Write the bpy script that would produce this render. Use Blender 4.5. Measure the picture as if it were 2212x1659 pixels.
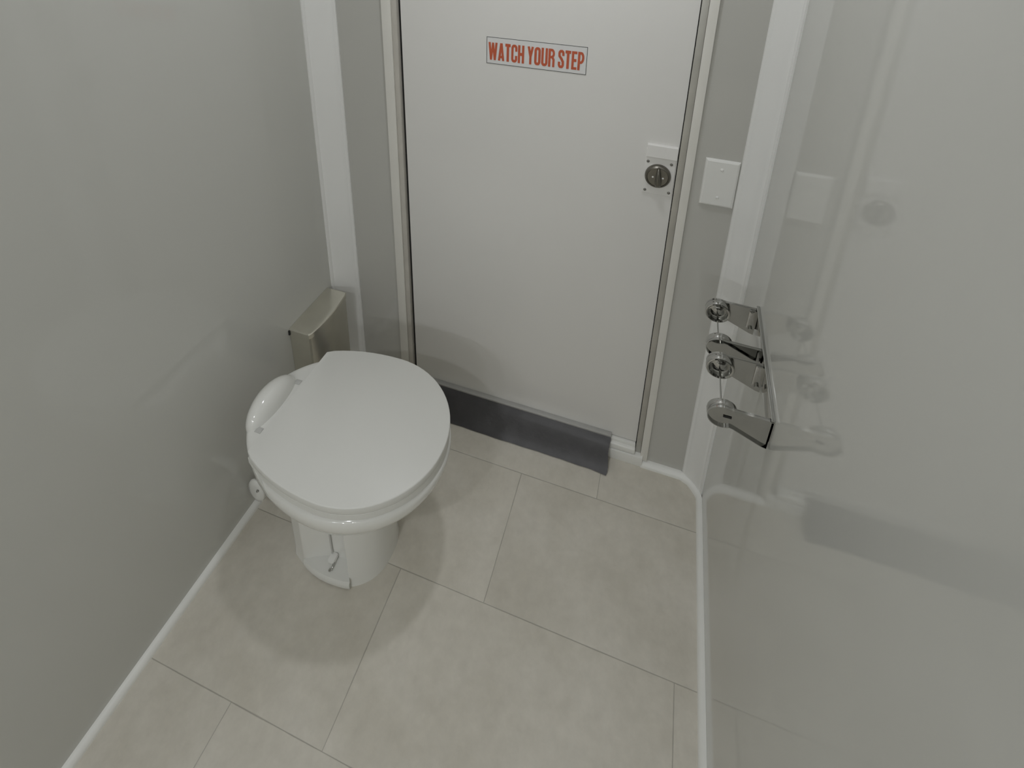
import bpy, bmesh, math, random
from mathutils import Vector, Matrix
random.seed(4)
for o in list(bpy.data.objects):
    bpy.data.objects.remove(o, do_unlink=True)
S = bpy.context.scene
COL = S.collection
PI = math.pi

# ------------------------------------------------------------------ camera
cd = bpy.data.cameras.new('camera')
cam = bpy.data.objects.new('camera', cd)
COL.objects.link(cam)
right = Vector((0.9531, 0.3015, 0.0262)); down = Vector((0.1265, -0.3182, -0.9396)); fwd = Vector((-0.2749, 0.8988, -0.3414))
right.normalize(); fwd.normalize(); up = right.cross(fwd).normalized(); right = fwd.cross(up).normalized()
cam.matrix_world = Matrix(((right.x, up.x, -fwd.x, 0), (right.y, up.y, -fwd.y, 0), (right.z, up.z, -fwd.z, 1.5), (0, 0, 0, 1)))
cd.sensor_fit = 'HORIZONTAL'; cd.sensor_width = 36
cd.lens = 1152.7 / 2212 * 36
cd.shift_x = 0.0; cd.shift_y = (183.3 - 829.5) / 2212
cd.clip_start = 0.01
S.camera = cam

# ------------------------------------------------------------------ world, exposure
w = bpy.data.worlds.new('world'); S.world = w; w.use_nodes = True
w.node_tree.nodes['Background'].inputs[0].default_value = (0.9, 0.92, 0.9, 1)
w.node_tree.nodes['Background'].inputs[1].default_value = 0.05
S.view_settings.view_transform = 'Standard'; S.view_settings.look = 'None'
S.view_settings.gamma = 1; S.view_settings.use_curve_mapping = False
S.view_settings.exposure = -1.21
S.cycles.max_bounces = 12; S.cycles.diffuse_bounces = 8; S.cycles.glossy_bounces = 6
try:
    S.cycles.use_denoising = True
except Exception:
    pass
ZC = 2.10          # ceiling height
LIGHTS = [(-0.25, 0.77, 7.0), (-0.42, -0.72, 11.0), (-0.72, -1.95, 10.5), (-0.33, -2.10, 10.5), (0.06, -1.95, 10.5)]   # round lamps (x, y, watts); last three are unseen fill, added to soften shadows
for lx, ly, lw in LIGHTS:
    ld = bpy.data.lights.new('lamp_light', 'AREA'); ld.shape = 'DISK'; ld.size = 0.085
    ld.energy = lw; ld.color = (0.945, 0.965, 1.0)
    lo = bpy.data.objects.new('lamp_light', ld); COL.objects.link(lo); lo.location = (lx, ly, ZC - 0.030)

# ------------------------------------------------------------------ materials
def mat(name, col, rough=0.5, metal=0.0, spec=0.5, noise=0.0, nscale=6.0, bump=0.0, bscale=200.0, coat=0.0, coat_rough=0.05, rough_noise=0.0):
    m = bpy.data.materials.new(name); m.use_nodes = True
    nt = m.node_tree; b = nt.nodes['Principled BSDF']
    b.inputs['Base Color'].default_value = (*col, 1); b.inputs['Roughness'].default_value = rough
    b.inputs['Metallic'].default_value = metal; b.inputs['Specular IOR Level'].default_value = spec
    b.inputs['Coat Weight'].default_value = coat; b.inputs['Coat Roughness'].default_value = coat_rough
    tc = nt.nodes.new('ShaderNodeTexCoord')
    if noise > 0:
        n = nt.nodes.new('ShaderNodeTexNoise'); n.inputs['Scale'].default_value = nscale; n.inputs['Detail'].default_value = 4
        nt.links.new(tc.outputs['Object'], n.inputs['Vector'])
        r = nt.nodes.new('ShaderNodeMapRange'); r.inputs[1].default_value = 0.3; r.inputs[2].default_value = 0.7
        r.inputs[3].default_value = 1 - noise; r.inputs[4].default_value = 1 + noise
        nt.links.new(n.outputs['Fac'], r.inputs[0])
        mx = nt.nodes.new('ShaderNodeVectorMath'); mx.operation = 'SCALE'; mx.inputs[0].default_value = col
        nt.links.new(r.outputs[0], mx.inputs['Scale']); nt.links.new(mx.outputs[0], b.inputs['Base Color'])
    if bump > 0:
        n2 = nt.nodes.new('ShaderNodeTexNoise'); n2.inputs['Scale'].default_value = bscale; n2.inputs['Detail'].default_value = 3
        nt.links.new(tc.outputs['Object'], n2.inputs['Vector'])
        bp = nt.nodes.new('ShaderNodeBump'); bp.inputs['Strength'].default_value = bump; bp.inputs['Distance'].default_value = 0.001
        nt.links.new(n2.outputs['Fac'], bp.inputs['Height']); nt.links.new(bp.outputs[0], b.inputs['Normal'])
    return m

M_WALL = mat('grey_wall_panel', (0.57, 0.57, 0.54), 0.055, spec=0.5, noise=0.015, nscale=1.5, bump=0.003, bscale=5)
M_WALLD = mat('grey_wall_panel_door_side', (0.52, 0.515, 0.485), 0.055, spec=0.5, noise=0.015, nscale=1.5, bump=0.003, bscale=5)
M_CEIL = mat('white_ceiling', (0.90, 0.90, 0.88), 0.6, noise=0.01)
M_TRIM = mat('white_plastic_trim', (0.80, 0.80, 0.785), 0.32, spec=0.45, noise=0.01)
M_BASE = mat('white_cove_moulding', (0.82, 0.82, 0.79), 0.35, spec=0.4, noise=0.02, nscale=20)
M_DOOR = mat('white_door_skin', (0.80, 0.79, 0.77), 0.30, spec=0.35, noise=0.012, nscale=3, bump=0.05, bscale=40)
M_CASE = mat('cream_casing', (0.76, 0.745, 0.70), 0.38, noise=0.02, nscale=12)
M_JAMB = mat('beige_jamb', (0.55, 0.525, 0.48), 0.4, noise=0.04, nscale=30)
M_ALU = mat('grey_aluminium_edge', (0.56, 0.55, 0.52), 0.38, metal=0.8, noise=0.08, nscale=14)
M_DARK = mat('dark_gap', (0.012, 0.012, 0.011), 0.8, noise=0.05)
M_PORC = mat('white_porcelain', (0.78, 0.78, 0.75), 0.10, spec=0.55, noise=0.01, coat=0.3)
M_LID = mat('white_lid_plastic', (0.74, 0.74, 0.71), 0.38, spec=0.35, noise=0.006, nscale=4)
M_PLAST = mat('white_plastic', (0.80, 0.80, 0.775), 0.3, noise=0.01)
M_HINGE = mat('grey_hinge_plastic', (0.55, 0.55, 0.53), 0.4, noise=0.02)
M_STEEL = mat('brushed_steel', (0.70, 0.68, 0.60), 0.26, metal=0.85, noise=0.05, nscale=18, bump=0.08, bscale=90)
M_CHROME = mat('chrome', (0.47, 0.47, 0.455), 0.06, metal=1.0, noise=0.03, nscale=30)
M_NICKEL = mat('dark_satin_nickel', (0.20, 0.19, 0.165), 0.28, metal=0.9, noise=0.05, nscale=60)
M_SCREW = mat('grey_screw', (0.22, 0.215, 0.20), 0.35, metal=0.8, noise=0.05)
M_RUBBER = mat('black_rubber', (0.052, 0.050, 0.053), 0.42, noise=0.15, nscale=25, bump=0.25, bscale=120)
M_STRIPM = mat('grey_retainer_metal', (0.50, 0.50, 0.49), 0.35, metal=0.5, noise=0.05)
M_SIGN = mat('white_sticker', (0.78, 0.78, 0.78), 0.45, noise=0.01)
M_BLACK = mat('black_ink', (0.03, 0.03, 0.025), 0.5, noise=0.05)
M_RED = mat('red_ink', (0.56, 0.115, 0.050), 0.45, noise=0.06, nscale=60)

def floor_material():
    m = bpy.data.materials.new('vinyl_stone_tile'); m.use_nodes = True
    nt = m.node_tree; L = nt.links; N = nt.nodes; b = N['Principled BSDF']
    tc = N.new('ShaderNodeTexCoord'); sx = N.new('ShaderNodeSeparateXYZ'); L.new(tc.outputs['Object'], sx.inputs[0])
    def mth(op, a, c=None, d=None):
        n = N.new('ShaderNodeMath'); n.operation = op
        for i, v in enumerate((a, c, d)):
            if v is None: continue
            if isinstance(v, (int, float)): n.inputs[i].default_value = v
            else: L.new(v, n.inputs[i])
        return n.outputs[0]
    H, W = 0.2985, 0.6185
    ry = mth('DIVIDE', mth('SUBTRACT', sx.outputs[1], 0.3875), H)
    row = mth('FLOOR', ry)
    fy = mth('SUBTRACT', ry, row)
    dy = mth('MULTIPLY', mth('MINIMUM', fy, mth('SUBTRACT', 1.0, fy)), H)
    rx = mth('DIVIDE', mth('SUBTRACT', mth('SUBTRACT', sx.outputs[0], -0.449), mth('MULTIPLY', row, 0.2065)), W)
    cx = mth('FLOOR', rx); fx = mth('SUBTRACT', rx, cx)
    dx = mth('MULTIPLY', mth('MINIMUM', fx, mth('SUBTRACT', 1.0, fx)), W)
    d = mth('MINIMUM', dx, dy)
    # wobble of the joint line and its broken darkness
    nz = N.new('ShaderNodeTexNoise'); nz.inputs['Scale'].default_value = 14; nz.inputs['Detail'].default_value = 5; L.new(tc.outputs['Object'], nz.inputs['Vector'])
    wd = N.new('ShaderNodeMapRange'); L.new(nz.outputs['Fac'], wd.inputs[0]); wd.inputs[1].default_value = 0.3; wd.inputs[2].default_value = 0.7; wd.inputs[3].default_value = 0.0008; wd.inputs[4].default_value = 0.0020
    seam = N.new('ShaderNodeMapRange'); L.new(d, seam.inputs[0]); seam.inputs[1].default_value = 0.0; L.new(wd.outputs[0], seam.inputs[2]); seam.inputs[3].default_value = 1.0; seam.inputs[4].default_value = 0.0
    # per tile tone
    cb = N.new('ShaderNodeCombineXYZ'); L.new(cx, cb.inputs[0]); L.new(row, cb.inputs[1])
    wn = N.new('ShaderNodeTexWhiteNoise'); wn.noise_dimensions = '3D'; L.new(cb.outputs[0], wn.inputs['Vector'])
    off = N.new('ShaderNodeVectorMath'); off.operation = 'MULTIPLY_ADD'
    L.new(wn.outputs['Color'], off.inputs[0]); off.inputs[1].default_value = (7, 7, 7); L.new(tc.outputs['Object'], off.inputs[2])
    n1 = N.new('ShaderNodeTexNoise'); n1.inputs['Scale'].default_value = 5.5; n1.inputs['Detail'].default_value = 8; n1.inputs['Roughness'].default_value = 0.62; L.new(off.outputs[0], n1.inputs['Vector'])
    n2 = N.new('ShaderNodeTexNoise'); n2.inputs['Scale'].default_value = 38; n2.inputs['Detail'].default_value = 6; n2.inputs['Roughness'].default_value = 0.7; L.new(off.outputs[0], n2.inputs['Vector'])
    rp = N.new('ShaderNodeValToRGB'); L.new(n1.outputs['Fac'], rp.inputs[0])
    e = rp.color_ramp.elements
    e[0].position = 0.27; e[0].color = (0.555, 0.522, 0.450, 1)
    e[1].position = 0.75; e[1].color = (0.70, 0.668, 0.602, 1)
    md = e.new(0.5); md.color = (0.632, 0.600, 0.530, 1)
    f2 = N.new('ShaderNodeMapRange'); L.new(n2.outputs['Fac'], f2.inputs[0]); f2.inputs[1].default_value = 0.3; f2.inputs[2].default_value = 0.7; f2.inputs[3].default_value = 0.95; f2.inputs[4].default_value = 1.05
    ft = N.new('ShaderNodeMapRange'); L.new(wn.outputs['Value'], ft.inputs[0]); ft.inputs[3].default_value = 0.97; ft.inputs[4].default_value = 1.03
    k = mth('MULTIPLY', f2.outputs[0], ft.outputs[0])
    k = mth('MULTIPLY', k, mth('SUBTRACT', 1.0, mth('MULTIPLY', seam.outputs[0], 0.42)))
    vs = N.new('ShaderNodeVectorMath'); vs.operation = 'SCALE'; L.new(rp.outputs[0], vs.inputs[0]); L.new(k, vs.inputs['Scale'])
    L.new(vs.outputs[0], b.inputs['Base Color'])
    b.inputs['Roughness'].default_value = 0.42; b.inputs['Specular IOR Level'].default_value = 0.35
    bp = N.new('ShaderNodeBump'); bp.inputs['Strength'].default_value = 0.35; bp.inputs['Distance'].default_value = 0.0015
    hh = mth('SUBTRACT', mth('MULTIPLY', n2.outputs['Fac'], 0.15), seam.outputs[0])
    L.new(hh, bp.inputs['Height']); L.new(bp.outputs[0], b.inputs['Normal'])
    return m
M_FLOOR = floor_material()

# ------------------------------------------------------------------ mesh helpers
def box(bm, x0, x1, y0, y1, z0, z1, bev=0.0, seg=2):
    r = bmesh.ops.create_cube(bm, size=1)
    for v in r['verts']:
        v.co = Vector((x0 + (v.co.x + .5) * (x1 - x0), y0 + (v.co.y + .5) * (y1 - y0), z0 + (v.co.z + .5) * (z1 - z0)))
    if bev > 0:
        es = list({e for v in r['verts'] for e in v.link_edges})
        bmesh.ops.bevel(bm, geom=es, offset=bev, segments=seg, profile=0.6, affect='EDGES')

def loft(bm, rings, cap0=True, cap1=True):
    vs = [[bm.verts.new(p) for p in r] for r in rings]
    n = len(vs[0])
    for a, b_ in zip(vs, vs[1:]):
        for i in range(n):
            j = (i + 1) % n
            bm.faces.new((a[i], a[j], b_[j], b_[i]))
    if cap0: bm.faces.new(list(reversed(vs[0])))
    if cap1: bm.faces.new(vs[-1])
    return vs

def prism(bm, pts, axis, a, b_):
    """outline pts (u,v) swept from a to b along axis: 'z' -> (u,v,·), 'y' -> (u,·,v), 'x' -> (·,u,v)"""
    f = {'z': lambda u, v, t: (u, v, t), 'y': lambda u, v, t: (u, t, v), 'x': lambda u, v, t: (t, u, v)}[axis]
    loft(bm, [[f(u, v, a) for u, v in pts], [f(u, v, b_) for u, v in pts]])

def tube(bm, pts, r, n=12, r_end=None):
    pts = [Vector(p) for p in pts]; rings = []
    for i, p in enumerate(pts):
        d = (pts[min(i + 1, len(pts) - 1)] - pts[max(i - 1, 0)]).normalized()
        a = d.orthogonal().normalized() if i == 0 else (a - d * a.dot(d)).normalized()
        c = d.cross(a)
        rr = r if r_end is None else r + (r_end - r) * i / (len(pts) - 1)
        rings.append([tuple(p + (a * math.cos(2 * PI * k / n) + c * math.sin(2 * PI * k / n)) * rr) for k in range(n)])
    loft(bm, rings)

def lathe(bm, prof, centre, axis, n=40):
    """prof: (radius, distance along axis) list; axis a unit Vector"""
    axis = Vector(axis).normalized(); a = axis.orthogonal().normalized(); c = axis.cross(a); o = Vector(centre)
    rings = [[tuple(o + axis * t + (a * math.cos(2 * PI * k / n) + c * math.sin(2 * PI * k / n)) * max(r, 1e-5)) for k in range(n)] for r, t in prof]
    loft(bm, rings)

def obj(name, bm, m, parent=None, smooth=True, angle=38, label=None):
    bmesh.ops.recalc_face_normals(bm, faces=bm.faces)
    me = bpy.data.meshes.new(name); bm.to_mesh(me); bm.free()
    me.materials.append(m)
    if smooth:
        for p in me.polygons: p.use_smooth = True
        me.set_sharp_from_angle(angle=math.radians(angle))
    o = bpy.data.objects.new(name, me); COL.objects.link(o)
    if parent:
        o.parent = parent; o.matrix_parent_inverse = Matrix.Translation(-world_loc(parent))
    if label: o['label'] = label
    return o

def world_loc(o):
    p = Vector(o.location)
    return p if o.parent is None else Vector((0, 0, 0)) + p_world(o)
def p_world(o):
    bpy.context.view_layer.update()
    return o.matrix_world.translation

def tag(o, label, cat, group=None):
    o['label'] = label; o['category'] = cat
    if group: o['group'] = group
    return o
def thing(name, loc, label, cat, group=None):
    o = bpy.data.objects.new(name, None); COL.objects.link(o); o.location = loc; o.empty_display_size = 0.05
    bpy.context.view_layer.update()
    return tag(o, label, cat, group)
def struct(name, bm, m, parent=None, **kw):
    o = obj(name, bm, m, parent, **kw)
    if parent is None: o['kind'] = 'structure'
    return o
def BM(): return bmesh.new()

# ------------------------------------------------------------------ the room
XL, XR, YD, YB = -0.871, 0.2275, 1.122, -2.60
T = 0.05
bm = BM(); box(bm, XL - T, XR + T, YB - T, YD + T + 0.02, -0.03, 0); struct('floor', bm, M_FLOOR)
bm = BM(); box(bm, XL - T, XR + T, YB - T, YD + T + 0.02, ZC, ZC + 0.03); struct('ceiling', bm, M_CEIL)
bm = BM(); box(bm, XL - T, XL, YB, YD + T, 0, ZC); struct('wall_left', bm, M_WALL)
bm = BM(); box(bm, XR, XR + T, YB, YD + T, 0, ZC); struct('wall_right', bm, M_WALL)
bm = BM(); box(bm, XL - T, XR + T, YB - T, YB, 0, ZC); struct('wall_near', bm, M_WALL)
DX0, DX1, DZ = -0.652, 0.0635, 1.97
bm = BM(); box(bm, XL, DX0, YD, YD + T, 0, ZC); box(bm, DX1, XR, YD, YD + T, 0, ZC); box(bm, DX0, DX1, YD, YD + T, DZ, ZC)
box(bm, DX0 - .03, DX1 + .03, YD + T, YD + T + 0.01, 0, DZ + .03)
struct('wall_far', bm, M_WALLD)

# corner trims: a wide face set across each corner with a slim bead along both edges
def corner_trim(name, side):
    xs = XL if side < 0 else XR
    lx = 0.0645 if side < 0 else 0.0510
    ly = 0.0500 if side < 0 else 0.0475
    s = -side
    P = [(xs, YD), (xs, YD - ly), (xs + s * .0035, YD - ly), (xs + s * .0050, YD - ly + .0020), (xs + s * .0065, YD - ly + .0075),
         (xs + s * .0085, YD - ly + .0085)]
    q0 = Vector((xs + s * .0085, YD - ly + .0085)); q1 = Vector((xs + s * (lx - .0085), YD - .0085))
    inn = Vector((xs, YD))
    for k in range(1, 8):
        t = k / 8; p = q0.lerp(q1, t); p = p + (inn - p).normalized() * 0.0022 * math.sin(PI * t)
        P.append((p.x, p.y))
    P += [(xs + s * (lx - .0085), YD - .0085), (xs + s * (lx - .0070), YD - .0065), (xs + s * (lx - .0015), YD - .0050), (xs + s * lx, YD - .0032), (xs + s * lx, YD)]
    bm = BM(); prism(bm, P, 'z', 0.0, ZC - .001)
    struct(name, bm, M_TRIM, angle=25)
corner_trim('trim_1', -1); corner_trim('trim_2', 1)

# quarter-round cove mouldings at the floor
def cove(r, n=7):
    return [(0, 0), (r, 0)] + [(r * math.cos(PI / 2 * k / n), r * (0.15 + 0.9 * math.sin(PI / 2 * k / n))) for k in range(1, n + 1)]
C_ = cove(0.0135)
def cove_along_y(name, xs, s, y0, y1):
    bm = BM(); loft(bm, [[(xs + s * u, y0, v) for u, v in C_], [(xs + s * u, y1, v) for u, v in C_]])
    return struct(name, bm, M_BASE, angle=50)
cove_along_y('baseboard_left', XL, 1, YB, YD - 0.046)
# right run turns round the corner trim in a short bend, then follows the far wall to the casing
bm = BM(); rings = []
def ring_at(px, py, nx, ny, r=1.0):
    return [(px + nx * u * r, py + ny * u * r, v * (1.0 if r < 1.2 else 1.15)) for u, v in C_]
rings.append(ring_at(XR, YB, -1, 0)); rings.append(ring_at(XR, YD - 0.056, -1, 0))
rings.append(ring_at(XR - .003, YD - 0.045, -1, -.25)); rings.append(ring_at(XR - .013, YD - 0.030, -.85, -.55))
rings.append(ring_at(XR - .030, YD - 0.0135, -.45, -.85)); rings.append(ring_at(XR - .046, YD - 0.003, -.15, -1.15, 1.1))
rings.append(ring_at(XR - .055, YD, 0, -1.25, 1.0)); rings.append(ring_at(0.0665, YD, 0, -1.25, 1.0))
loft(bm, rings); struct('baseboard_right', bm, M_BASE, angle=60)
bm = BM(); loft(bm, [[(x, YD - u * 1.2, v) for u, v in C_] for x in (XL + .058, -0.676)]); struct('baseboard_far', bm, M_BASE, angle=50)

# door casing: cream outer strip, beige jamb strip, on both sides and over the top
bm = BM()
box(bm, -0.6750, -0.6500, YD - .008, YD + .004, 0.0, DZ + .022, .0012)
box(bm, 0.0625, 0.0812, YD - .008, YD + .004, 0.018, DZ + .022, .0012)
box(bm, -0.6750, 0.0812, YD - .0078, YD + .004, DZ - .003, DZ + .022, .0012)
struct('trim_3', bm, M_CASE)
bm = BM()
box(bm, -0.6495, -0.6365, YD - .004, YD + .03, 0.0, DZ - .004, .0006)
struct('trim_4', bm, M_JAMB)
bm = BM()
box(bm, 0.0480, 0.0620, YD - .001, YD + .03, 0.034, DZ - .004, .0006)
struct('trim_5', bm, M_ALU)
bm = BM()
box(bm, -0.6355, 0.0480, YD + .0085, YD + .020, 0.0, DZ - .004)
struct('gap_shade_sheet', bm, M_DARK)  # near-black sheet behind the door leaf, painting the shade in its gaps

# the door leaf: slab with lock parts
YF = YD + 0.0035          # door face
bm = BM(); box(bm, -0.6290, 0.0462, YF, YF + .005, 0.066, DZ - .012, .001)
door = struct('door_1', bm, M_DOOR)
# threshold under the door
bm = BM()
box(bm, -0.6350, 0.0690, 1.1060, YD + .02, 0.0, 0.0335, .0015)
box(bm, -0.6350, 0.0470, 1.1090, YD + .02, 0.0345, 0.0540, .0045, 3)
box(bm, -0.6350, 0.0455, 1.1180, YD + .02, 0.0540, 0.0630, .0008)
struct('trim_7', bm, M_BASE)

def screw_head(bm, c, axis, r, h):
    lathe(bm, [(0, 0), (r, 0), (r, h * .4), (r * .75, h * .85), (r * .3, h), (0, h)], c, axis, 16)
yp = YF
bm = BM(); box(bm, -0.0225, 0.0440, yp - .0035, yp, 0.8540, 0.9660, .0008)
lockp = obj('lock_plate', bm, M_DOOR, door)
bm = BM(); prism(bm, [(yp, 0.9480), (yp - .0086, 0.9480), (yp - .0092, 0.9488), (yp - .0080, 0.9765), (yp - .0070, 0.9775), (yp, 0.9780)], 'x', -0.0215, 0.0445)
obj('lock_hood', bm, M_DOOR, door, angle=20, label='white ledge above the lock')
for sx_, sz_ in ((-.0165, .9345), (.0345, .9345), (-.0160, .8615), (.0370, .8625)):
    bm = BM(); screw_head(bm, (sx_, yp - .0035, sz_), (0, -1, 0), .0033, .0016); obj('screw', bm, M_SCREW, lockp)
cx_, cz_ = .0085, .9020
bm = BM(); lathe(bm, [(0, 0), (.0288, 0), (.0288, .004), (.0272, .0075), (.0235, .0095), (.0225, .0082), (0, .0082)], (cx_, yp - .0035, cz_), (0, -1, 0), 48)
rose = obj('deadbolt_rose', bm, M_NICKEL, door, angle=30, label='round dark nickel lock disc')
bm = BM()
rings = []
for t, wx, dy in ((-.0250, .0020, .004), (-.021, .0062, .010), (-.012, .0075, .0145), (0, .0062, .016), (.012, .0046, .0165), (.020, .0034, .013), (.0250, .0016, .006)):
    c0 = cx_ + .0015 - t * .06
    rings.append([(c0 + wx * math.cos(2 * PI * k / 16), yp - .0105 - dy * .5 - dy * .5 * math.sin(2 * PI * k / 16), cz_ + t) for k in range(16)])
loft(bm, rings); obj('thumb_turn', bm, M_NICKEL, rose)
for sx_ in (-.0105, .0115):
    bm = BM(); screw_head(bm, (cx_ + sx_, yp - .0115, cz_ - .001), (0, -1, 0), .0022, .0012); obj('rose_screw', bm, M_PLAST, rose)

# ------------------------------------------------------------------ WATCH YOUR STEP sticker
SX0, SX1, SZ0, SZ1 = -0.4082, -0.1728, 1.1190, 1.1833
root = thing('warning_sign', ((SX0 + SX1) / 2, YF, SZ0), 'white WATCH YOUR STEP sticker with red capitals and thin black frame on the door', 'sign')
bm = BM(); box(bm, SX0, SX1, YF - .0006, YF, SZ0, SZ1); obj('backing', bm, M_SIGN, root, smooth=False)
bm = BM(); t_ = .0011
for a in ((SX0, SX1, SZ0, SZ0 + t_), (SX0, SX1, SZ1 - t_, SZ1), (SX0, SX0 + t_, SZ0, SZ1), (SX1 - t_, SX1, SZ0, SZ1)):
    box(bm, a[0], a[1], YF - .0009, YF - .0005, a[2], a[3])
obj('border_line', bm, M_BLACK, root, smooth=False)
def arc(cx, cy, rx, ry, a0, a1, n=10):
    return [(cx + rx * math.cos(math.radians(a0 + (a1 - a0) * k / n)), cy + ry * math.sin(math.radians(a0 + (a1 - a0) * k / n))) for k in range(n + 1)]
# heavy condensed capitals in a cell one high; each stroke = (centre line, width)
q = .115
LET = {
 'W': (.60, [([(.06, 1), (.17, 0)], .125), ([(.17, 0), (.30, .98)], .115), ([(.30, .98), (.43, 0)], .115), ([(.43, 0), (.54, 1)], .125)]),
 'A': (.42, [([(.065, 0), (.20, 1)], .13), ([(.22, 1), (.355, 0)], .13), ([(.12, .22), (.30, .22)], .12)]),
 'T': (.36, [([(0, .925), (.36, .925)], .15), ([(.18, 1), (.18, 0)], .14)]),
 'C': (.39, [([(.325, .62)] + arc(.195, .80, .13, .135, 0, 180) + arc(.195, .20, .13, .135, 180, 360) + [(.325, .38)], .13)]),
 'H': (.40, [([(.065, 0), (.065, 1)], .13), ([(.335, 0), (.335, 1)], .13), ([(.06, .50), (.34, .50)], .14)]),
 'Y': (.40, [([(.065, 1), (.195, .45)], .13), ([(.335, 1), (.205, .45)], .13), ([(.20, .5), (.20, 0)], .13)]),
 'O': (.40, [([(.33, .5)] + arc(.20, .80, .13, .135, 0, 180) + arc(.20, .20, .13, .135, 180, 360) + [(.33, .5)], .135)]),
 'U': (.40, [([(.335, 1)] + [(.335 if a < 0 else .335, .2) for a in ()] + arc(.20, .20, .135, .135, 0, -180) + [(.065, 1)], .13)]),
 'R': (.40, [([(.065, 0), (.065, 1)], .13), ([(.06, .935), (.19, .935)] + arc(.19, .74, .145, .195, 90, -90) + [(.06, .545)], .12), ([(.24, .56), (.335, .40), (.335, 0)], .125)]),
 'S': (.38, [([(.315, .68)] + arc(.19, .80, .125, .135, 0, 180) + [(.075, .66), (.20, .52), (.305, .36)] + arc(.19, .20, .125, .135, 0, -180) + [(.065, .34)], .13)]),
 'E': (.33, [([(.065, 0), (.065, 1)], .13), ([(.06, .935), (.33, .935)], .13), ([(.06, .51), (.30, .51)], .13), ([(.06, .065), (.33, .065)], .13)]),
 'P': (.39, [([(.065, 0), (.065, 1)], .13), ([(.06, .935), (.18, .935)] + arc(.18, .68, .145, .255, 90, -90) + [(.06, .425)], .12)]),
}
def stroke(bm, pts, w, tf):
    L_, R_ = [], []
    clean = [pts[0]]
    for p in pts[1:]:
        if (Vector(p) - Vector(clean[-1])).length > 1e-4: clean.append(p)
    pts = clean
    for i, p in enumerate(pts):
        p = Vector(p)
        d0 = (p - Vector(pts[i - 1])).normalized() if i else None
        d1 = (Vector(pts[i + 1]) - p).normalized() if i < len(pts) - 1 else None
        d = ((d0 or d1) + (d1 or d0)).normalized(); n = Vector((-d.y, d.x))
        k = 1 / max(.5, n.dot(Vector((-(d1 or d0).y, (d1 or d0).x))))
        L_.append(p + n * w / 2 * k); R_.append(p - n * w / 2 * k)
    vl = []
    for i in range(len(pts) - 1):
        quad = [R_[i], R_[i + 1], L_[i + 1], L_[i]]
        lo = [bm.verts.new(tf(v.x, min(1, max(0, v.y)), 0)) for v in quad]; hi = [bm.verts.new(tf(v.x, min(1, max(0, v.y)), 1)) for v in quad]
        bm.faces.new(hi); bm.faces.new(list(reversed(lo)))
        for a in range(4):
            b_ = (a + 1) % 4; bm.faces.new((lo[a], lo[b_], hi[b_], hi[a]))
text = 'WATCH YOUR STEP'
gap = .065; tot = 0
for ch in text: tot += (.17 if ch == ' ' else LET[ch][0] + gap)
tot -= gap
x0, x1 = SX0 + .0052, SX1 - .0062
zb, hh = SZ0 + .0093, .0425
bm = BM(); cur = 0
for ch in text:
    if ch == ' ': cur += .17; continue
    wd_, st = LET[ch]
    for pts, sw in st:
        nst = globals().get('nst', 0) + 1
        stroke(bm, pts, sw * 1.16, lambda u, v, k, c=cur, e=(nst % 5) * .00005: (x0 + (c + u) / tot * (x1 - x0), YF - .0007 - (.0004 + e) * k, zb + v * hh))
    cur += wd_ + gap
obj('lettering', bm, M_RED, root, smooth=False, label='red condensed capitals')

# ------------------------------------------------------------------ blank switch plate
root = thing('blank_wall_plate', (.1392, YD, .852), 'blank white wall plate with two screws between the door casing and corner trim', 'wall plate')
bm = BM()
def rect(x0, x1, z0, z1, y): return [(x0, y, z0), (x1, y, z0), (x1, y, z1), (x0, y, z1)]
loft(bm, [rect(.1037, .1745, .8528, .9665, YD), rect(.1037, .1745, .8528, .9665, YD - .0022), rect(.1052, .1730, .8543, .9650, YD - .0048), rect(.1085, .1697, .8576, .9617, YD - .0062)])
pl = obj('plate', bm, M_PLAST, root, angle=20)
for z_ in (.9445, .8760):
    bm = BM(); screw_head(bm, (.1392, YD - .0060, z_), (0, -1, 0), .0036, .0022); obj('screw', bm, M_PLAST, root)

# ------------------------------------------------------------------ black rubber flap under the door
root = thing('rubber_door_sweep', (-.30, 1.09, 0), 'black rubber flap hanging from the bottom of the white door onto the floor', 'door sweep')
prof = [(1.1155, .0700), (1.1080, .0640), (1.1020, .0590), (1.0960, .0520), (1.0880, .0400), (1.0790, .0270), (1.0700, .0150), (1.0620, .0060), (1.0560, .0012)]
xr = [-.0215, -.0217, -.0220, -.0228, -.0236, -.0212, -.0188, -.0190, -.0215]
N_ = 60
bm = BM(); top = []; bot = []
for i in range(N_ + 1):
    t = i / N_; ra = []; rb = []
    for j, (y_, z_) in enumerate(prof):  # slight waviness
        xx = -.6200 + t * (xr[j] + .6200)
        u = j / (len(prof) - 1)
        wv = .0006 * math.sin(xx * 23) * u + .0004 * math.sin(xx * 83 + 1) * u
        yy = y_ + wv - 0.004 * u * max(0, (t - .93) / .07)
        zz = z_ + .0007 * math.sin(xx * 19 + j) * u * (1 - u) * 2
        ra.append(bm.verts.new((xx, yy - .0012, zz + .0016))); rb.append(bm.verts.new((xx, yy + .0012, max(zz - .0006, .0002))))
    top.append(ra); bot.append(rb)
nj = len(prof)
for i in range(N_):
    for j in range(nj - 1):
        bm.faces.new((top[i][j], top[i + 1][j], top[i + 1][j + 1], top[i][j + 1]))
        bm.faces.new((bot[i][j], bot[i][j + 1], bot[i + 1][j + 1], bot[i + 1][j]))
    bm.faces.new((top[i][0], bot[i][0], bot[i + 1][0], top[i + 1][0]))
    bm.faces.new((top[i][-1], top[i + 1][-1], bot[i + 1][-1], bot[i][-1]))
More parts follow.
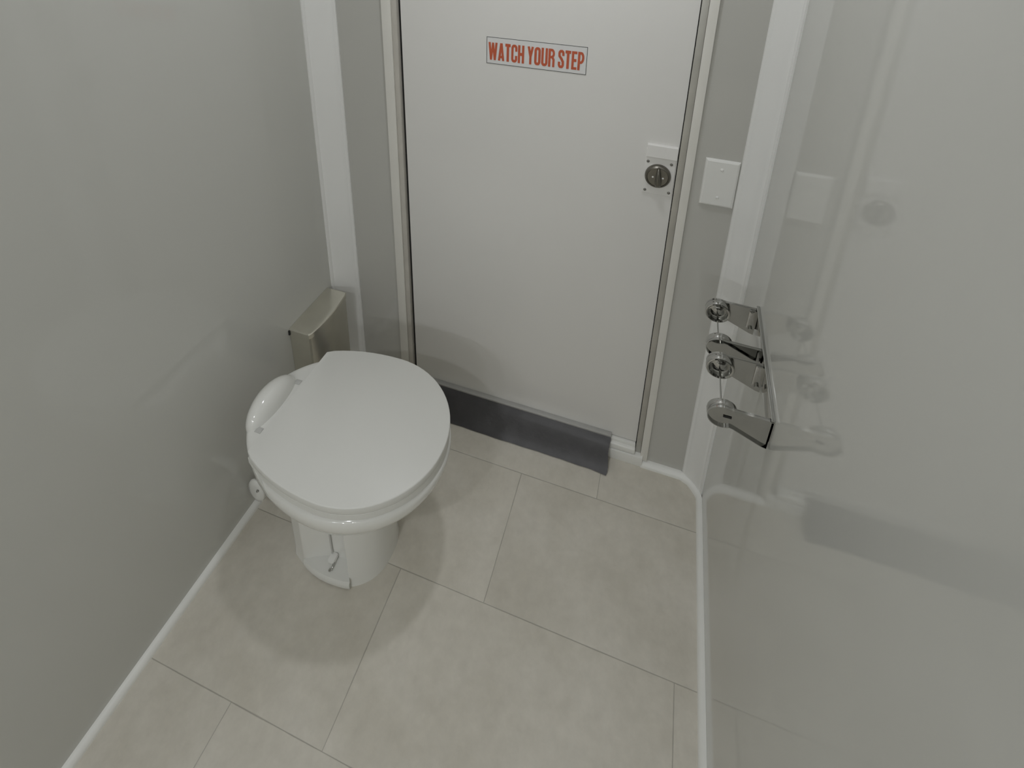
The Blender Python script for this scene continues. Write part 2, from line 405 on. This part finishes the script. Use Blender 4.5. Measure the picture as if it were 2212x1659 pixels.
for i in (0, N_):
    for j in range(nj - 1):
        bm.faces.new((top[i][j], top[i][j + 1], bot[i][j + 1], bot[i][j]))
obj('rubber_flap', bm, M_RUBBER, root)
bm = BM(); box(bm, -.6200, -.0215, 1.1115, YF, .0690, .0750, .0008); obj('retainer_strip', bm, M_STRIPM, root, label='thin grey strip along the top of the flap')

# ------------------------------------------------------------------ toilet
TY = .705
toilet = thing('toilet', (-.60, TY, 0), 'white trailer toilet with closed lid and foot pedal against the left wall', 'toilet')
NR = 72
def oval(xa, xb, half, z, cy=TY, xm=None, p=2.0, cut=None, n=NR):
    """closed plan outline: rear x=xa, front x=xb, half width, widest at xm"""
    xm = (xa + xb) / 2 if xm is None else xm
    out = []
    for k in range(n):
        a = 2 * PI * k / n; c, s = math.cos(a), math.sin(a)
        c2 = math.copysign(abs(c) ** (2 / p), c); s2 = math.copysign(abs(s) ** (2 / p), s)
        x = xm + (xb - xm) * c2 if c2 > 0 else xm + (xm - xa) * c2
        if cut is not None and x < cut: x = cut
        out.append((x, cy + half * s2, z))
    return out
# bowl
bm = BM()
loft(bm, [oval(-.745, -.478, .104, .225, xm=-.60), oval(-.750, -.462, .110, .245, xm=-.59), oval(-.764, -.425, .126, .262, xm=-.575), oval(-.778, -.392, .145, .285, xm=-.56),
          oval(-.786, -.368, .157, .308, xm=-.55), oval(-.790, -.352, .168, .332, xm=-.545), oval(-.793, -.342, .1755, .352, xm=-.54), oval(-.794, -.339, .1770, .366, xm=-.54),
          oval(-.793, -.339, .1765, .374, xm=-.54), oval(-.788, -.343, .1735, .380, xm=-.54), oval(-.775, -.352, .165, .3825, xm=-.54)])
obj('bowl', bm, M_PORC, toilet, angle=60)
def deck(g, z, xf=-.7210):
    a_ = .254 - g; h_ = .1765 - g; t0 = math.acos((xf + .540) / a_)
    return [(-.540 + a_ * math.cos(t0 + (2 * PI - 2 * t0) * k / 40), TY + h_ * math.sin(t0 + (2 * PI - 2 * t0) * k / 40), z) for k in range(41)]
bm = BM(); loft(bm, [deck(-.0006, .366, -.640), deck(-.0012, .374, -.655), deck(-.0014, .383, -.680), deck(-.0008, .392, -.705), deck(.0012, .3970, -.7195), deck(.0050, .4000), deck(.012, .4010)])
obj('rear_deck', bm, M_PORC, toilet, angle=60)
# pedestal with the pedal recess in the side towards the room
RECESS = [(-.660, .6190), (-.641, .6300), (-.622, .6380), (-.605, .6435), (-.585, .6480), (-.572, .6485), (-.562, .6450), (-.552, .6330), (-.545, .6220), (-.537, .6100)]
def recess_y(x):
    for (a, ya), (b_, yb) in zip(RECESS, RECESS[1:]):
        if a <= x <= b_: return ya + (yb - ya) * (x - a) / (b_ - a)
    return None
def ped(z, g=0.0):
    pts = []
    for x, y, _ in oval(-.728 - g, -.484 + g, .100 + g, z, cy=.708, xm=-.612, p=2.3, n=160):
        if y < .708:
            l_ = recess_y(x)
            if l_ is not None: y = max(y, l_ - g)
            elif x < -.660: y = max(y, .6190 - g + (-.660 - x) * .42)
        pts.append((x, y, z))
    return pts
bm = BM(); loft(bm, [ped(0, .002), ped(.010, .001), ped(.03), ped(.10), ped(.18), ped(.235), ped(.262, .004)])
obj('pedestal', bm, M_PORC, toilet, angle=32)
# foot pedal fills the recess low down
bm = BM()
outer = [(-.6620, .6150), (-.648, .6100), (-.632, .6065), (-.612, .6035), (-.590, .6030), (-.568, .6045), (-.550, .6065), (-.5365, .6095)]
inner = [(-.545, .6240), (-.552, .6350), (-.562, .6470), (-.572, .6505), (-.585, .6500), (-.605, .6455), (-.622, .6400), (-.641, .6320)]
P = outer + inner
def sc(z, g): return [(x, y + (g if i < len(outer) else 0), z) for i, (x, y) in enumerate(P)]
loft(bm, [sc(.004, .003), sc(.012, 0), sc(.024, 0), sc(.030, .003)])
obj('foot_pedal', bm, M_LID, toilet, angle=40, label='white foot pedal at the base')
bm = BM(); tube(bm, [(-.600, .6415, .03), (-.602, .6420, .14), (-.606, .6430, .26)], .0022, 10); obj('flush_rod', bm, M_HINGE, toilet)
bm = BM(); box(bm, -.603, -.587, .626, .646, .034, .046, .003); obj('pedal_bracket', bm, M_PLAST, toilet)
bm = BM(); tube(bm, [(-.590, .634, .036), (-.588, .628, .040), (-.587, .622, .036), (-.588, .618, .032)], .0022, 10); screw_head(bm, (-.592, .618, .030), (0, 0, 1), .0036, .003); obj('pedal_spring', bm, M_CHROME, toilet)
# seat ring and lid
bm = BM()
def lidline(g, z, cut=-.713, rear=-.823):
    return oval(rear - g, -.341 + g, .1710 + g, z, xm=-.530, cut=cut)
def seat_loft(g, z0, z1, e, cut):
    return [lidline(g - e, z0, cut), lidline(g, z0 + e, cut), lidline(g, z1 - e, cut), lidline(g - e, z1, cut)]
loft(bm, seat_loft(-.0010, .3830, .3990, .0010, -.719)); obj('seat', bm, M_LID, toilet, angle=40)
bm = BM(); loft(bm, [lidline(-.003, .3992), lidline(-.0006, .4000), lidline(0, .4012), lidline(.0008, .4178), lidline(.0002, .4192), lidline(-.0014, .4200)])
obj('lid', bm, M_LID, toilet, angle=60)
# rear housing: long rounded hump across the back
bm = BM()
bmesh.ops.create_uvsphere(bm, u_segments=48, v_segments=28, radius=1)
for v in bm.verts:
    x, y, z = v.co
    kx = .032 if x > 0 else .030
    v.co = Vector((-.757 + .006 * (1 - y * y) * (-1) + x * kx, .691 + y * .072, .394 + z * .046))
obj('rear_cover', bm, M_PORC, toilet, angle=60, label='rounded cover behind the lid')
for y_ in (.6280, .7540):
    bm = BM(); box(bm, -.7440, -.7290, y_ - .0060, y_ + .0060, .3990, .4025, .0008); h = obj('hinge', bm, M_HINGE, toilet)
bm = BM(); tube(bm, [(-.7170, TY - .118, .4020), (-.7170, TY + .118, .4020)], .0045, 12); obj('hinge_bar', bm, M_LID, toilet)
# water inlet housing low at the back, with a bolt
bm = BM()
rings = []
for k_, t in ((.0, -.0005), (.75, 0), (.95, .003), (1.0, .007), (.93, .011), (.6, .013), (0, .0135)):
    rings.append([(-.8450 + .0235 * max(k_, .001) * math.cos(2 * PI * i / 32) + .10 * t, .690 - t, .079 + .038 * max(k_, .001) * math.sin(2 * PI * i / 32)) for i in range(32)])
loft(bm, rings)
vh = obj('valve_housing', bm, M_PORC, toilet, angle=60)
bm = BM(); screw_head(bm, (-.834, .6770, .092), (.25, -1, .3), .0035, .005); obj('bolt', bm, M_CHROME, vh)
bm = BM(); tube(bm, [(-.840, .692, .078), (-.80, .712, .085), (-.735, .712, .090)], .012, 16); obj('inlet_pipe', bm, M_PORC, toilet)

# ------------------------------------------------------------------ steel napkin receptacle on the left wall
root = thing('sanitary_receptacle', (XL, .968, .14), 'brushed steel sanitary receptacle on the left wall behind the toilet', 'waste bin')
def rbox(x1, y0, y1, z, bow, g=0):
    pts = [(XL + .0005, y0 - g), (x1 - .004 + g, y0 - g), (x1 + g, y0 + .004)]
    for k in range(1, 12):
        t = k / 12; pts.append((x1 + g + bow * math.sin(PI * t) ** .9, y0 + (y1 - y0) * t))
    pts += [(x1 + g, y1 - .004), (x1 - .004 + g, y1 + g), (XL + .0005, y1 + g)]
    return [(x, y, z) for x, y in pts]
bm = BM(); loft(bm, [rbox(-.8090, .888, 1.0525, .145, .008), rbox(-.8070, .888, 1.0525, .3765, .008)])
bod = obj('body', bm, M_STEEL, root, angle=25)
bm = BM(); loft(bm, [rbox(-.8070, .888, 1.0525, .3785, .008, .0022), rbox(-.8070, .888, 1.0525, .3915, .008, .0022), rbox(-.8082, .8890, 1.0515, .3940, .008, .0012), rbox(-.8140, .8935, 1.047, .3950, .008)])
obj('lid', bm, M_STEEL, root, angle=25)
bm = BM(); box(bm, XL, XL + .004, .8835, .8868, .3760, .3900); obj('lid_gap_shade', bm, M_DARK, root)  # dark sliver standing in for the shade between lid and wall

# ------------------------------------------------------------------ double chrome paper holder on the right wall
root = thing('toilet_paper_holder', (XR, .82, .69), 'empty chrome double toilet roll holder with four arms on the right wall', 'toilet paper holder')
bm = BM(); box(bm, XR - .0016, XR, .7010, .9400, .7020, .7520, .0006)
box(bm, XR - .0060, XR, .7010, .9400, .7495, .7530, .0008)
obj('back_plate', bm, M_CHROME, root)
DXc, DZc, DR = .1535, .7290, .0232
def arm_outline(k=0.0):
    x_b = XR - .002
    pts = [(x_b, .6850 + k), (x_b, .7480 - k), (x_b - .006, .7488 - k), (DXc + .0160, .7500 - k)]
    a0, a1 = 68, 304
    pts += [(DXc + (DR - k) * math.cos(math.radians(a0 + (a1 - a0) * i / 26)), DZc + (DR - k) * math.sin(math.radians(a0 + (a1 - a0) * i / 26))) for i in range(27)]
    pts += [(DXc + .018, .7085 + k), (x_b - .008, .6870 + k)]
    return pts
def make_arm(y, s):
    """s=+1: its cup opens towards +y"""
    bm = BM(); prism(bm, arm_outline(), 'y', y - .0008, y + .0008)
    O = arm_outline(); I = arm_outline(.0012)
    b0, b1 = (y, y - s * .0045)
    n = len(O)
    vo0 = [bm.verts.new((u, b0, v)) for u, v in O]; vo1 = [bm.verts.new((u, b1, v)) for u, v in O]
    vi0 = [bm.verts.new((u, b0, v)) for u, v in I]; vi1 = [bm.verts.new((u, b1, v)) for u, v in I]
    for i in range(n):
        j = (i + 1) % n
        for a, c in ((vo0, vo1), (vi0, vi1), (vo1, vi1), (vo0, vi0)):
            bm.faces.new((a[i], a[j], c[j], c[i]))
    arm = obj('arm', bm, M_CHROME, root, angle=30)
    bm = BM()
    lathe(bm, [(.0232, 0), (.0238, .003), (.0240, .009), (.0232, .0115), (.0215, .0120), (.0190, .0105), (.0180, .0040), (.0165, .0022), (.0120, .0025), (.0085, .0055), (.0040, .0068), (0, .0070)], (DXc, y, DZc), (0, s, 0), 44)
    obj('cup', bm, M_CHROME, arm, angle=45)
    bm = BM(); tube(bm, [(XR - .010, y + s * .001, .7010), (XR - .010, y + s * .007, .7010)], .0042, 14)
    box(bm, XR - .0180, XR - .0016, y + s * .002 - .0012, y + s * .002 + .0012, .7020, .7470, .0006)
    obj('arm_bracket', bm, M_CHROME, arm)
    return arm
for y_, s in ((.9330, -1), (.8400, 1), (.8045, -1), (.7060, 1)):
    make_arm(y_, s)
for ya, yb in ((.9290, .8440), (.8005, .7100)):
    bm = BM(); tube(bm, [(DXc - .001, ya, DZc + .001), (DXc - .001, (ya + yb) / 2, DZc - .001), (DXc - .001, yb, DZc + .001)], .0013, 10); obj('spring_rod', bm, M_CHROME, root)
bm = BM(); box(bm, DXc + .001, DXc + .014, .7040, .7051, DZc - .0018, DZc + .0022, .0004); obj('arm_slot', bm, M_DARK, root)

root.location.z -= .003; root.rotation_euler = (.070, 0, 0)      # it hangs slightly askew

# ------------------------------------------------------------------ ceiling lamps and added fill lamps
def lamp_material():
    m = bpy.data.materials.new('lamp_lens'); m.use_nodes = True
    b = m.node_tree.nodes['Principled BSDF']; b.inputs['Base Color'].default_value = (.9, .9, .88, 1)
    b.inputs['Emission Color'].default_value = (1, .985, .945, 1); b.inputs['Emission Strength'].default_value = 12
    return m
M_LENS = lamp_material()
for (lx, ly, lw), lb in zip(LIGHTS, ('round white ceiling lamp above the toilet and door', 'round white ceiling lamp alone in the middle of the ceiling', 'left of the three round fill lamps added at the near end of the room', 'middle of the three round fill lamps added at the near end of the room', 'right of the three round fill lamps added at the near end of the room')):
    root = thing('ceiling_lamp', (lx, ly, ZC), lb, 'ceiling light', 'round ceiling lamps')
    bm = BM(); lathe(bm, [(0, 0), (.075, 0), (.075, .008), (.066, .018), (.060, .018), (.058, .012), (0, .012)], (lx, ly, ZC), (0, 0, -1), 40); obj('lamp_ring', bm, M_TRIM, root)
    bm = BM(); lathe(bm, [(0, .012), (.057, .012), (.050, .020), (0, .024)], (lx, ly, ZC), (0, 0, -1), 40); obj('lamp_lens', bm, M_LENS, root)
